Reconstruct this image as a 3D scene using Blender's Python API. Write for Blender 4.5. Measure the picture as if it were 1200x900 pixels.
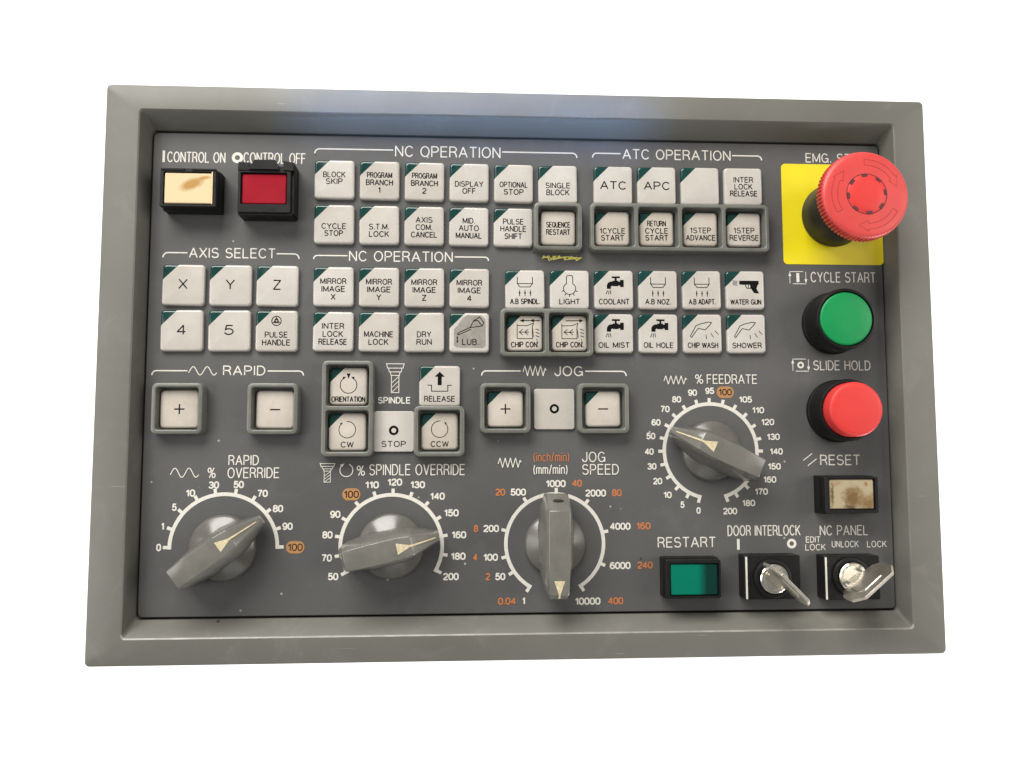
import bpy, bmesh, math, random
from mathutils import Vector, Matrix
random.seed(7)
scn = bpy.context.scene
for o in list(bpy.data.objects): bpy.data.objects.remove(o)
col = scn.collection
pi, sin, cos = math.pi, math.sin, math.cos

# ------------------------------------------------------------------ camera
MM = 0.001
ZP = 20.0                       # height of the face plate above the tabletop (mm)
F_PX = 950.0                    # focal length in pixels of a 1200 px wide frame
CAM = Vector((-0.0276865, -0.0381710, 0.3970703))      # seen from the face plate centre
ROT = Matrix(((0.99859021, -0.00259597, -0.05301732),
              (-0.00161039, 0.99686198, -0.07914290),
              (0.05305640, 0.07911670, 0.99545244)))
cd = bpy.data.cameras.new("camera")
cam = bpy.data.objects.new("camera", cd); col.objects.link(cam)
cd.sensor_width = 36.0; cd.lens = F_PX / 1200 * 36.0
cd.clip_start = 0.01; cd.clip_end = 50
cam.matrix_world = Matrix.Translation(CAM + Vector((0, 0, ZP * MM))) @ ROT.to_4x4()
scn.camera = cam

# ------------------------------------------------------------------ light
w = bpy.data.worlds.new("World"); scn.world = w; w.use_nodes = True
bg = w.node_tree.nodes["Background"]
bg.inputs[0].default_value = (1.0, 0.985, 0.96, 1); bg.inputs[1].default_value = 0.33

def area(name, loc, target, sx, sy, power, color=(1, 1, 1), spread=180):
    l = bpy.data.lights.new(name, 'AREA'); l.shape = 'RECTANGLE'
    l.size, l.size_y, l.energy, l.color = sx, sy, power, color
    l.spread = math.radians(spread)
    o = bpy.data.objects.new(name, l); col.objects.link(o)
    o.location = loc
    o.rotation_euler = (Vector(target) - Vector(loc)).to_track_quat('-Z', 'Y').to_euler()
    return o
area("ceiling_softbox", (-0.65, 1.38, 1.15), (0.05, 0, 0), 1.6, 0.9, 90, (1.0, 0.97, 0.93))
area("left_fill", (-1.35, -0.10, 0.95), (0, 0, 0), 0.8, 1.0, 14, (1.0, 0.98, 0.96))  # added fill lamp, softens shade from the left
area("right_fill", (1.35, 0.20, 0.95), (0, 0, 0), 0.8, 1.0, 17, (1.0, 0.94, 0.87))  # fill added on the right, out of view
area("lower_fill", (0.10, -1.35, 0.95), (0, 0, 0), 1.2, 0.6, 4, (1.0, 0.98, 0.96))  # weak fill added from the lower side
area("backdrop_fill", (1.15, -1.0, 0.0), (0.25, -0.35, -0.5), 0.5, 0.3, 30, (1.0, 1.0, 1.0))  # unseen lamp added to whiten the floor
area("blue_tint_beam", (-0.035, -0.10, 0.70), (-0.026, 0.129, 0.03), 0.175, 0.016, 0.044, (0.20, 0.45, 1.0), 4.5)  # added narrow blue beam that tints the top of the bezel

scn.view_settings.view_transform = 'Standard'
scn.view_settings.look = 'None'
scn.view_settings.exposure = -0.36
scn.view_settings.gamma = 1.0
scn.view_settings.use_curve_mapping = False

# ------------------------------------------------------------------ measuring
def at(u, v, z=0.0):
    """point (mm, on the panel's own plane at height z above the face plate) seen at photo pixel u,v"""
    d = ROT @ Vector(((u - 600) / F_PX, (450 - v) / F_PX, -1.0))
    k = (z * MM - CAM.z) / d.z
    p = CAM + d * k
    return p.x / MM, p.y / MM

# ------------------------------------------------------------------ materials
def lin(c):
    return tuple(((x / 255) / 12.92 if x / 255 <= 0.04045 else ((x / 255 + 0.055) / 1.055) ** 2.4) for x in c)

class N:
    def __init__(s, name):
        s.m = bpy.data.materials.new(name); s.m.use_nodes = True
        s.t = s.m.node_tree; s.b = s.t.nodes["Principled BSDF"]
        s.tc = s.t.nodes.new("ShaderNodeTexCoord")
    def n(s, kind, **kw):
        x = s.t.nodes.new(kind)
        for k, v in kw.items(): setattr(x, k, v)
        return x
    def l(s, a, b): s.t.links.new(a, b)
    def noise(s, scale, detail=4, rough=0.55, coord='Object', dist=0.0):
        x = s.n("ShaderNodeTexNoise"); x.inputs['Scale'].default_value = scale
        x.inputs['Detail'].default_value = detail; x.inputs['Roughness'].default_value = rough
        x.inputs['Distortion'].default_value = dist
        if not hasattr(s, 'geo'): s.geo = s.n("ShaderNodeNewGeometry")
        s.l(s.geo.outputs['Position'], x.inputs['Vector']); return x.outputs['Fac']
    def rand(s, a, b):
        oi = s.n("ShaderNodeObjectInfo"); return s.ramp(oi.outputs['Random'], (0.0, a), (1.0, b))
    def ramp(s, fac, *stops):
        r = s.n("ShaderNodeValToRGB"); e = r.color_ramp.elements
        while len(e) < len(stops): e.new(0.5)
        for i, (p, c) in enumerate(stops):
            e[i].position = p; e[i].color = (c, c, c, 1) if not isinstance(c, tuple) else (*c[:3], 1)
        s.l(fac, r.inputs[0]); return r.outputs[0]
    def mix(s, fac, a, b, mode='MIX'):
        x = s.n("ShaderNodeMix", data_type='RGBA', blend_type=mode)
        for i, v in ((0, fac), (6, a), (7, b)):
            if isinstance(v, (int, float)): x.inputs[i].default_value = v
            elif isinstance(v, tuple): x.inputs[i].default_value = (*v[:3], 1)
            else: s.l(v, x.inputs[i])
        return x.outputs[2]
    def bump(s, h, strength, dist=0.0002):
        x = s.n("ShaderNodeBump"); x.inputs['Strength'].default_value = strength
        x.inputs['Distance'].default_value = dist
        s.l(h, x.inputs['Height']); s.l(x.outputs[0], s.b.inputs['Normal'])
    def set(s, color=None, rough=None, metal=None, spec=None, coat=None):
        for k, v in (('Base Color', color), ('Roughness', rough), ('Metallic', metal),
                     ('Specular IOR Level', spec), ('Coat Weight', coat)):
            if v is None: continue
            if isinstance(v, tuple): s.b.inputs[k].default_value = (*v[:3], 1)
            elif isinstance(v, (int, float)): s.b.inputs[k].default_value = v
            else: s.l(v, s.b.inputs[k])
        return s.m

def plain(name, c, rough=0.45, var=0.15, scale=250, metal=0, spec=0.5, bump=0.0):
    q = N(name)
    f = q.ramp(q.noise(scale), (0.3, 1 - var), (0.7, 1 + 0 * var))
    cc = q.mix(1.0, c, f, 'MULTIPLY')
    rr = q.ramp(q.noise(scale * .6), (0.3, max(rough - .08, .02)), (0.7, min(rough + .1, 1)))
    if bump: q.bump(q.noise(scale * 6, 2), bump)
    return q.set(cc, rr, metal, spec)

# dark grey screen-printed plate: cloudy wear, tiny pale chips
q = N("plate_grey")
c = q.mix(q.ramp(q.noise(14, 5, .6), (0.35, 0.0), (0.68, 1.0)), (0.060, 0.0595, 0.0585), (0.076, 0.075, 0.0735))
c = q.mix(q.ramp(q.noise(60, 6, .7, dist=.6), (0.55, 0.0), (0.76, 0.5)), c, (0.102, 0.100, 0.098))
c = q.mix(q.ramp(q.noise(1100, 2), (0.35, 0.0), (0.75, 0.30)), c, (0.055, 0.055, 0.055))
vo = q.n("ShaderNodeTexVoronoi"); vo.inputs['Scale'].default_value = 70
q.l(q.tc.outputs['Object'], vo.inputs['Vector'])
c = q.mix(q.ramp(vo.outputs['Distance'], (0.030, 0.75), (0.044, 0.0)), c, (0.36, 0.34, 0.30))
vo2 = q.n("ShaderNodeTexVoronoi"); vo2.inputs['Scale'].default_value = 38
mp = q.n("ShaderNodeMapping"); mp.inputs['Location'].default_value = (3.3, 1.7, 0.4)
q.l(q.tc.outputs['Object'], mp.inputs[0]); q.l(mp.outputs[0], vo2.inputs['Vector'])
c = q.mix(q.ramp(vo2.outputs['Distance'], (0.02, 0.8), (0.03, 0.0)), c, (0.02, 0.02, 0.02))
q.bump(q.noise(1800, 2), 0.12, 0.0001)
M_PLATE = q.set(c, q.ramp(q.noise(22, 5), (0.3, 0.44), (0.7, 0.60)), 0, 0.35)

# olive grey painted bezel with smudges and hair scratches
q = N("bezel_paint")
c = q.mix(q.ramp(q.noise(9, 6, .6), (0.3, 0.0), (0.7, 1.0)), (0.093, 0.0915, 0.079), (0.118, 0.116, 0.101))
c = q.mix(q.ramp(q.noise(45, 6, .7, dist=.8), (0.54, 0.0), (0.74, 0.55)), c, (0.15, 0.145, 0.132))
c = q.mix(q.ramp(q.noise(30, 8, .75, dist=1.5), (0.62, 0.0), (0.72, 0.6)), c, (0.080, 0.081, 0.070))
mp = q.n("ShaderNodeMapping"); mp.inputs['Scale'].default_value = (40, 900, 40); mp.inputs['Rotation'].default_value = (0, 0, 0.5)
q.l(q.tc.outputs['Object'], mp.inputs[0])
sc = q.n("ShaderNodeTexNoise"); sc.inputs['Scale'].default_value = 1; sc.inputs['Detail'].default_value = 2
q.l(mp.outputs[0], sc.inputs['Vector'])
c = q.mix(q.ramp(sc.outputs[0], (0.74, 0.0), (0.78, 0.5)), c, (0.30, 0.285, 0.26))
vo = q.n("ShaderNodeTexVoronoi"); vo.inputs['Scale'].default_value = 30
q.l(q.tc.outputs['Object'], vo.inputs['Vector'])
c = q.mix(q.ramp(vo.outputs['Distance'], (0.020, 0.85), (0.032, 0.0)), c, (0.018, 0.017, 0.015))
q.bump(q.noise(900, 3), 0.15, 0.00015)
M_BEZEL = q.set(c, q.ramp(q.noise(16, 6), (0.3, 0.40), (0.7, 0.56)), 0, 0.4)
M_EDGE_HI = plain("edge_highlight", (0.24, 0.235, 0.21), 0.4, .35, 120)  # lighter tone standing in for the highlight on the bezel edge
M_GAP = plain("black_gap", (0.012, 0.011, 0.011), 0.7)

# ivory key plastic with grime
q = N("key_ivory")
c = q.mix(q.ramp(q.noise(70, 5, .65), (0.35, 0.0), (0.7, 1.0)), (0.385, 0.364, 0.334), (0.435, 0.415, 0.387))
c = q.mix(q.ramp(q.noise(150, 7, .7, dist=.7), (0.63, 0.0), (0.80, 0.40)), c, (0.25, 0.22, 0.18))
c = q.mix(1.0, c, q.rand((0.91, 0.90, 0.87), (1.03, 1.03, 1.03)), 'MULTIPLY')
M_KEY = q.set(c, q.ramp(q.noise(120), (0.3, 0.15), (0.7, 0.30)), 0, 0.5)
q = N("key_worn_ivory")
c = q.mix(q.ramp(q.noise(90, 5, .65), (0.35, 0.0), (0.7, 1.0)), (0.37, 0.34, 0.30), (0.425, 0.395, 0.358))
c = q.mix(q.ramp(q.noise(330, 8, .78, dist=1.0), (0.56, 0.0), (0.72, 0.6)), c, (0.24, 0.20, 0.155))
c = q.mix(1.0, c, q.rand((0.92, 0.90, 0.86), (1.03, 1.02, 1.0)), 'MULTIPLY')
M_KEYW = q.set(c, q.ramp(q.noise(120), (0.3, 0.3), (0.7, 0.5)), 0, 0.4)
M_GREENC = plain("key_corner_green", (0.004, 0.036, 0.031), 0.13, .3, 200, spec=.5)
M_INK = plain("legend_ink", (0.005, 0.005, 0.005), 0.8, .3, 900, spec=.08)
M_WHITE = plain("print_white", (0.56, 0.54, 0.485), 0.5, .12, 600)
M_ORANGE = plain("print_orange", (0.37, 0.125, 0.040), 0.5, .12, 600)
M_PILL = plain("print_amber", (0.33, 0.165, 0.060), 0.5, .12, 600)
M_GUARD = plain("guard_grey", (0.122, 0.124, 0.108), 0.36, .2, 180)
M_KNOB = plain("knob_grey", (0.135, 0.131, 0.116), 0.19, .2, 120)
M_SKIRT = plain("knob_base_grey", (0.105, 0.101, 0.090), 0.24, .2, 120)
M_POINT = plain("pointer_cream", (0.56, 0.48, 0.31), 0.45, .35, 900)
M_BLACK = plain("black_plastic", (0.008, 0.008, 0.008), 0.42, .35, 300, spec=.22)
M_BLACKM = plain("matt_black_plastic", (0.007, 0.007, 0.0068), 0.42, .3, 300, spec=.2)
M_BARREL = plain("stop_barrel", (0.016, 0.0155, 0.010), 0.34, .3, 200, spec=.5)  # olive tint puts the yellow plate's reflection into the base colour
M_RED = plain("mushroom_red", (0.50, 0.046, 0.042), 0.42, .10, 90, spec=.4)
M_RED2 = plain("cap_red", (0.53, 0.034, 0.031), 0.45, .08, 90, spec=.3)
M_REDG = plain("red_groove", (0.07, 0.010, 0.010), 0.6)
M_GREEN = plain("cap_green", (0.004, 0.205, 0.058), 0.42, .10, 90, spec=.25)
M_YELLOW = plain("yellow_sticker", (0.60, 0.50, 0.003), 0.45, .08, 60)
M_SCRIB = plain("yellow_crayon", (0.80, 0.75, 0.16), 0.8, .4, 1500)
M_STEEL = plain("chromed_steel", (0.80, 0.77, 0.70), 0.2, .15, 400, metal=1)
M_KEYM = plain("nickel_key", (0.84, 0.79, 0.69), 0.32, .15, 120, metal=1)
M_STICK = plain("worn_grey_label", (0.25, 0.237, 0.21), 0.3, .25, 350)
M_TABLE = plain("white_paper", (0.90, 0.90, 0.90), 0.9, .01, 20)

def lens_mat(name, base, stains_or_lit, rough=0.2, soft=.70):
    """coloured lens; stains = [(colour, cx, cy, rx, ry, angle, noise)] in mm on the lens"""
    q = N(name); c = base
    for (sc_, cx, cy, rx, ry, ang, wob) in stains_or_lit:
        mp = q.n("ShaderNodeMapping", vector_type='TEXTURE')
        mp.inputs['Location'].default_value = (cx * MM, cy * MM, 0)
        mp.inputs['Rotation'].default_value = (0, 0, ang)
        mp.inputs['Scale'].default_value = (rx * MM, ry * MM, 1)
        nz = q.n("ShaderNodeTexNoise"); nz.inputs['Scale'].default_value = 420; nz.inputs['Detail'].default_value = 6
        q.l(q.tc.outputs['Object'], nz.inputs['Vector'])
        ma = q.n("ShaderNodeVectorMath", operation='SCALE'); ma.inputs['Scale'].default_value = wob * MM
        q.l(nz.outputs['Color'], ma.inputs[0])
        ad = q.n("ShaderNodeVectorMath", operation='ADD')
        q.l(q.tc.outputs['Object'], ad.inputs[0]); q.l(ma.outputs[0], ad.inputs[1])
        sb = q.n("ShaderNodeVectorMath", operation='SUBTRACT'); sb.inputs[1].default_value = (wob * MM / 2,) * 3
        q.l(ad.outputs[0], sb.inputs[0]); q.l(sb.outputs[0], mp.inputs[0])
        sp = q.n("ShaderNodeSeparateXYZ"); q.l(mp.outputs[0], sp.inputs[0])
        cb = q.n("ShaderNodeCombineXYZ"); q.l(sp.outputs[0], cb.inputs[0]); q.l(sp.outputs[1], cb.inputs[1])
        ln = q.n("ShaderNodeVectorMath", operation='LENGTH'); q.l(cb.outputs[0], ln.inputs[0])
        c = q.mix(q.ramp(ln.outputs['Value'], (soft, 0.9), (1.0, 0.0)), c, sc_)
    return q.set(c, rough, 0, 0.15)
M_LENS_ON = lens_mat("lens_cream", (0.53, 0.43, 0.265), [((0.33, 0.18, 0.05), 1.6, 2.1, 7.2, 3.3, 0.42, 2.0),
                                                          ((0.36, 0.21, 0.06), 7.2, 5.0, 4.0, 1.1, 0.2, 1.5)], soft=.45)
M_LENS_OFF = plain("lens_crimson", (0.24, 0.003, 0.013), 0.35, .10, 120, spec=.12)
M_LENS_RESTART = lens_mat("lens_teal", (0.003, 0.028, 0.020), [((0.001, 0.135, 0.085), -8.0, 0.0, 14.0, 90, 0, 1.2)], .25)  # brighter teal area is the lit part of the lens, painted into the colour
M_LENS_RESET = lens_mat("lens_dirty_cream", (0.31, 0.262, 0.170), [((0.155, 0.095, 0.04), 1.0, -1.0, 6.6, 6.4, .3, 8),
        ((0.15, 0.088, 0.032), 8.2, -4.0, 5.8, 5.0, .5, 6), ((0.20, 0.11, 0.04), 7.2, 4.6, 1.6, 1.3, 0, 2.5),
        ((0.26, 0.17, 0.08), -7.0, 5.4, 3.0, 1.6, .2, 4), ((0.07, 0.05, 0.03), -1, -6.2, 4.5, 1.4, 0, 3), ((0.10, 0.065, 0.03), -9.6, 0, 1.2, 8, 0, 3), ((0.13, 0.08, 0.035), 0, -2.5, 5.5, 6, .2, 9)], soft=.3)

# ------------------------------------------------------------------ object helpers
def link(name, me, mats, parent, loc=(0, 0, 0), rz=0.0, label=None, smooth=35):
    o = bpy.data.objects.new(name, me); col.objects.link(o)
    if not me.materials:
        for m in (mats if isinstance(mats, (list, tuple)) else [mats]): me.materials.append(m)
    if smooth:
        me.shade_smooth(); me.set_sharp_from_angle(angle=math.radians(smooth))
    o.parent = parent
    o.location = tuple(x * MM for x in loc); o.rotation_euler = (0, 0, rz)
    if label: o["label"] = label
    return o

def mesh_bm(bm, name="m"):
    bmesh.ops.scale(bm, vec=(MM,) * 3, verts=bm.verts)
    me = bpy.data.meshes.new(name); bm.to_mesh(me); bm.free(); return me

def rrect(wd, ht, r, n=6, cx=0, cy=0):
    r = max(r, 0.01); pts = []
    for sx, sy, a in ((1, 1, 0), (-1, 1, 90), (-1, -1, 180), (1, -1, 270)):
        for k in range(n + 1):
            t = math.radians(a + 90 * k / n)
            pts.append((cx + sx * (wd / 2 - r) + r * cos(t), cy + sy * (ht / 2 - r) + r * sin(t)))
    return pts

def circ(r, n=48, cx=0, cy=0):
    return [(cx + r * cos(2 * pi * k / n), cy + r * sin(2 * pi * k / n)) for k in range(n)]

def loft(bm, loops, cap_top=True, cap_bot=True, mi=0):
    """loops: [(pts2d, z)] bottom to top, equal counts, counter-clockwise"""
    vs = [[bm.verts.new((x, y, z)) for x, y in pts] for pts, z in loops]
    for a, b in zip(vs, vs[1:]):
        n = len(a)
        for k in range(n):
            f = bm.faces.new((a[k], a[(k + 1) % n], b[(k + 1) % n], b[k])); f.material_index = mi
    if cap_top: bm.faces.new(vs[-1]).material_index = mi
    if cap_bot: bm.faces.new(vs[0][::-1]).material_index = mi
    return vs

def lathe(bm, prof, n=64, mi=0, cap_top=True, cap_bot=True):
    return loft(bm, [(circ(r, n), z) for r, z in prof], cap_top, cap_bot, mi)

def box(bm, x0, x1, y0, y1, z0, z1, mi=0):
    return loft(bm, [([(x0, y0), (x1, y0), (x1, y1), (x0, y1)], z) for z in (z0, z1)], mi=mi)

class Ink:
    """flat printed strokes and shapes in mm, one mesh; each stroke sits a hair above the last"""
    def __init__(s, z=0.03): s.v, s.f, s.m, s.z, s.fine = [], [], [], z, 1.0
    def up(s): s.z += 0.0025
    def line(s, pts, wd, closed=False, mi=0):
        P = [Vector(p) for p in pts]
        Q = [P[0]]
        for p in P[1:]:
            if (p - Q[-1]).length > 1e-4: Q.append(p)
        if closed and (Q[0] - Q[-1]).length < 1e-4: Q.pop()
        P = Q; n = len(P)
        if n < 2: return
        if wd < .4 and s.fine != 1.0: wd = wd * s.fine
        if not closed:
            for k in range(1, n - 1):
                if (P[k] - P[k - 1]).normalized().dot((P[k + 1] - P[k]).normalized()) < -0.15:
                    f_ = s.fine; s.fine = 1.0
                    s.line(P[:k + 1], wd, False, mi); s.line(P[k:], wd, False, mi); s.fine = f_; return
        b = len(s.v); h = wd / 2
        for k in range(n):
            if closed or 0 < k < n - 1:
                d0 = (P[k] - P[k - 1]).normalized(); d1 = (P[(k + 1) % n] - P[k]).normalized()
            elif k == 0: d0 = d1 = (P[1] - P[0]).normalized()
            else: d0 = d1 = (P[-1] - P[-2]).normalized()
            t = d0 + d1
            if t.length < 1e-3: t = d0.copy()
            t.normalize(); nr = Vector((-t.y, t.x)); c = max(abs(nr.dot(Vector((-d0.y, d0.x)))), 0.45)
            e = 0
            if not closed and k == 0: e = -h * .3
            if not closed and k == n - 1: e = h * .3
            for sg in (1, -1):
                p = P[k] + nr * (sg * h / c) + t * e
                s.v.append((p.x, p.y, s.z))
        for k in range(n if closed else n - 1):
            a, c2 = b + 2 * k, b + 2 * ((k + 1) % n)
            s.f.append((a, a + 1, c2 + 1, c2)); s.m.append(mi)
        s.up()
    def poly(s, pts, mi=0):
        A = sum(p[0] * q[1] - q[0] * p[1] for p, q in zip(pts, pts[1:] + pts[:1]))
        if A < 0: pts = pts[::-1]
        b = len(s.v)
        for x, y in pts: s.v.append((x, y, s.z))
        s.f.append(tuple(range(b, b + len(pts)))); s.m.append(mi); s.up()
    def text(s, t, cx, cy, cap, wd=None, sw=0.3, mi=0, align='c', gap=0.24):
        """cap = cap height (mm), cy = middle of the capitals, wd = total width (mm)"""
        cap2 = cap - sw
        adv = 0; items = []
        for ch in t:
            g = FONT[ch]
            items.append((adv, g)); adv += g[0] + gap
        nat = adv - gap
        sx = (wd - sw) / nat if wd and nat > 0.01 else cap2
        total = nat * sx + sw
        x0 = cx - total / 2 + sw / 2 if align == 'c' else cx + sw / 2
        for a, g in items:
            for st in g[1]:
                cl = st[0] == 'c'
                pp = st[1:] if cl else st
                s.line([(x0 + (a + x) * sx, cy + (y - 0.5) * cap2) for x, y in pp], sw, cl, mi)
    def mesh(s, name="print"):
        me = bpy.data.meshes.new(name)
        me.from_pydata([tuple(c * MM for c in v) for v in s.v], [], s.f)
        for p, m in zip(me.polygons, s.m): p.material_index = m
        me.update(); return me

def arc(cx, cy, rx, ry, a0, a1, n=14):
    return [(cx + rx * cos(math.radians(a0 + (a1 - a0) * k / n)), cy + ry * sin(math.radians(a0 + (a1 - a0) * k / n))) for k in range(n + 1)]
def oval(cx, cy, rx, ry, n=26):
    return ['c'] + arc(cx, cy, rx, ry, 90, 450 - 360 / n, n - 1)
def stad(x0, x1, y0=0.0, y1=1.0, k=.34):
    rx = (x1 - x0) / 2; cx = (x0 + x1) / 2
    return ['c'] + arc(cx, y1 - k, rx, k, 0, 180, 12) + arc(cx, y0 + k, rx, k, 180, 360, 12)
FONT = {
 ' ': (.22, []),
 'A': (.68, [[(0, 0), (.34, 1), (.68, 0)], [(.12, .33), (.56, .33)]]),
 'B': (.56, [[(0, 0), (0, 1), (.30, 1)] + arc(.30, .765, .22, .235, 90, -90) + [(0, .53)], [(.30, .53)] + arc(.30, .265, .26, .265, 90, -90) + [(0, 0)]]),
 'C': (.64, [arc(.34, .5, .34, .5, 40, 320, 22)]),
 'D': (.60, [['c', (0, 0), (0, 1), (.24, 1)] + arc(.24, .5, .36, .5, 90, -90, 16)]),
 'E': (.52, [[(.52, 1), (0, 1), (0, 0), (.52, 0)], [(0, .53), (.47, .53)]]),
 'F': (.50, [[(.50, 1), (0, 1), (0, 0)], [(0, .53), (.44, .53)]]),
 'G': (.68, [arc(.34, .5, .34, .5, 42, 330, 22) + [(.66, .44), (.38, .44)], [(.66, .44), (.66, 0)]]),
 'H': (.60, [[(0, 0), (0, 1)], [(.6, 0), (.6, 1)], [(0, .53), (.6, .53)]]),
 'I': (.02, [[(.01, 0), (.01, 1)]]),
 'J': (.44, [[(.44, 1)] + arc(.22, .28, .22, .28, 0, -180)]),
 'K': (.60, [[(0, 0), (0, 1)], [(.56, 1), (0, .38)], [(.2, .6), (.6, 0)]]),
 'L': (.48, [[(0, 1), (0, 0), (.48, 0)]]),
 'M': (.74, [[(0, 0), (0, 1), (.37, .08), (.74, 1), (.74, 0)]]),
 'N': (.60, [[(0, 0), (0, 1), (.6, 0), (.6, 1)]]),
 'O': (.70, [oval(.35, .5, .35, .5)]),
 'P': (.56, [[(0, 0), (0, 1), (.29, 1)] + arc(.29, .73, .27, .27, 90, -90) + [(0, .46)]]),
 'Q': (.70, [oval(.35, .5, .35, .5), [(.45, .22), (.7, -.02)]]),
 'R': (.58, [[(0, 0), (0, 1), (.31, 1)] + arc(.31, .75, .25, .25, 90, -90) + [(0, .5)], [(.30, .5), (.46, .42), (.53, .25), (.58, 0)]]),
 'S': (.58, [arc(.29, .745, .265, .255, 30, 235, 14) + arc(.29, .265, .29, .265, 62, -155, 16)]),
 'T': (.58, [[(0, 1), (.58, 1)], [(.29, 1), (.29, 0)]]),
 'U': (.58, [[(0, 1)] + arc(.29, .3, .29, .3, 180, 360) + [(.58, 1)]]),
 'V': (.62, [[(0, 1), (.31, 0), (.62, 1)]]),
 'W': (.90, [[(0, 1), (.22, 0), (.45, .95), (.68, 0), (.9, 1)]]),
 'X': (.62, [[(0, 0), (.62, 1)], [(0, 1), (.62, 0)]]),
 'Y': (.62, [[(0, 1), (.31, .45), (.62, 1)], [(.31, .45), (.31, 0)]]),
 'Z': (.58, [[(0, 1), (.58, 1), (0, 0), (.58, 0)]]),
 '0': (.52, [stad(0, .52)]),
 '1': (.30, [[(.0, .76), (.12, .80), (.25, 1), (.25, 0)]]),
 '2': (.52, [arc(.26, .72, .26, .28, 165, -20, 12) + [(.40, .48), (.06, .14), (0, 0), (.52, 0)]]),
 '3': (.52, [arc(.25, .76, .23, .24, 160, -80, 12) + [(.20, .53)], [(.2, .53)] + arc(.25, .27, .27, .27, 85, -165, 14)]),
 '4': (.56, [[(.42, 0), (.42, 1), (0, .28), (.56, .28)]]),
 '5': (.52, [[(.48, 1), (.1, 1), (.04, .48)] + arc(.25, .32, .27, .32, 125, -160, 16)]),
 '6': (.52, [arc(.27, .76, .23, .24, 25, 100, 8) + [(.1, .9), (.02, .66), (0, .42), (0, .3)], oval(.26, .31, .26, .31, 20)]),
 '7': (.52, [[(0, 1), (.52, 1), (.28, .5), (.18, 0)]]),
 '8': (.52, [oval(.26, .765, .22, .235, 18), oval(.26, .265, .26, .265, 20)]),
 '9': (.52, [oval(.26, .69, .26, .31, 20), arc(.25, .24, .23, .24, 205, 280, 8) + [(.42, .1), (.50, .34), (.52, .58), (.52, .7)]]),
 '.': (.08, [[(.04, 0), (.04, .10)]]),
 '%': (.66, [oval(.14, .77, .14, .22, 14), oval(.52, .23, .14, .22, 14), [(.53, 1), (.13, 0)]]),
 '+': (1, [[(0, .5), (1, .5)], [(.5, 0), (.5, 1)]]),
 '-': (1, [[(0, .5), (1, .5)]]),
 '(': (.14, [arc(.30, .45, .30, .65, 125, 235, 8)]),
 ')': (.14, [arc(-.16, .45, .30, .65, 55, -55, 8)]),
 '/': (.30, [[(0, -.05), (.30, 1.05)]]),
 'i': (.02, [[(.01, 0), (.01, .70)], [(.01, .88), (.01, 1)]]),
 'n': (.42, [[(0, 0), (0, .72)], [(0, .48)] + arc(.21, .48, .21, .24, 180, 0, 10) + [(.42, 0)]]),
 'm': (.66, [[(0, 0), (0, .72)], [(0, .52)] + arc(.165, .52, .165, .2, 180, 0, 8) + [(.33, 0)], [(.33, .52)] + arc(.495, .52, .165, .2, 180, 0, 8) + [(.66, 0)]]),
 'c': (.40, [arc(.22, .36, .22, .36, 45, 315, 14)]),
 'h': (.42, [[(0, 0), (0, 1)], [(0, .48)] + arc(.21, .48, .21, .24, 180, 0, 10) + [(.42, 0)]]),
}

# ------------------------------------------------------------------ setting
bm = bmesh.new(); bmesh.ops.create_grid(bm, x_segments=2, y_segments=2, size=3500)
floor = link("white_floor", mesh_bm(bm), M_TABLE, None, (0, 0, -500), smooth=0)
floor["kind"] = "structure"
bm = bmesh.new(); loft(bm, [(rrect(120, 90, 4), -499), (rrect(120, 90, 4), -.2)])
stand = link("white_plinth", mesh_bm(bm), M_TABLE, None, smooth=30)
stand["kind"] = "structure"

# ------------------------------------------------------------------ the panel
panel = bpy.data.objects.new("control_panel", None); col.objects.link(panel)
panel.empty_display_size = 0.05
panel["label"] = "grey machine operator panel full of ivory keys, rotary knobs and coloured buttons on white"
panel["category"] = "control panel"

HW, HH = 183.0, 117.28          # half size of the face plate
BZ = 10.0                        # bezel front above the plate
def rect(x, y, r=.01, n=6): return rrect(2 * x, 2 * y, r, n)
bm = bmesh.new()
R0 = 2.2
loops = [(rect(202.2, 137.1, R0), 0.0), (rect(202.2, 137.1, R0), ZP + BZ - 1.0), (rect(201.9, 136.8, R0), ZP + BZ - .35), (rect(201.1, 136.0, R0), ZP + BZ),
         (rect(186.6, 125.2, 2.0), ZP + BZ), (rect(186.0, 124.5, 2.0), ZP + BZ - .5),
         (rect(183.9, 118.3, 2.0), ZP + .2), (rect(183.9, 118.3, 2.0), ZP - 4), (rect(183.9, 118.3, 2.0), ZP - 6)]
loft(bm, loops, cap_top=False, cap_bot=False)
for f in bm.faces:                      # highlight painted along the lower and right-hand inner edge
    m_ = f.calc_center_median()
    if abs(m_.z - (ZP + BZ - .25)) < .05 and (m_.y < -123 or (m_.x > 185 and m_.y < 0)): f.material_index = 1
bezel = link("bezel", mesh_bm(bm), [M_BEZEL, M_EDGE_HI], panel, label="olive grey painted bezel with sloping inner edge", smooth=25)
bm = bmesh.new()
loft(bm, [(rect(HW, HH, 2.2), -5.5), (rect(HW, HH, 2.2), -.4), (rect(HW - .4, HH - .4, 2.0), 0)])
bm2 = bmesh.new(); loft(bm2, [(rect(201.5, 136.4, 2), 0), (rect(201.5, 136.4, 2), 2)])
link("back_cover", mesh_bm(bm2), M_BEZEL, panel, smooth=25)
plate = link("face_plate", mesh_bm(bm), M_PLATE, panel, (0, 0, ZP), label="dark grey printed face plate", smooth=25)

def px2mm(z=0): return (397.07 - z) / F_PX

def sub_print(ink, name, mats, label=None):
    return link(name, ink.mesh(), mats, plate, (0, 0, 0), label=label, smooth=0)

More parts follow.
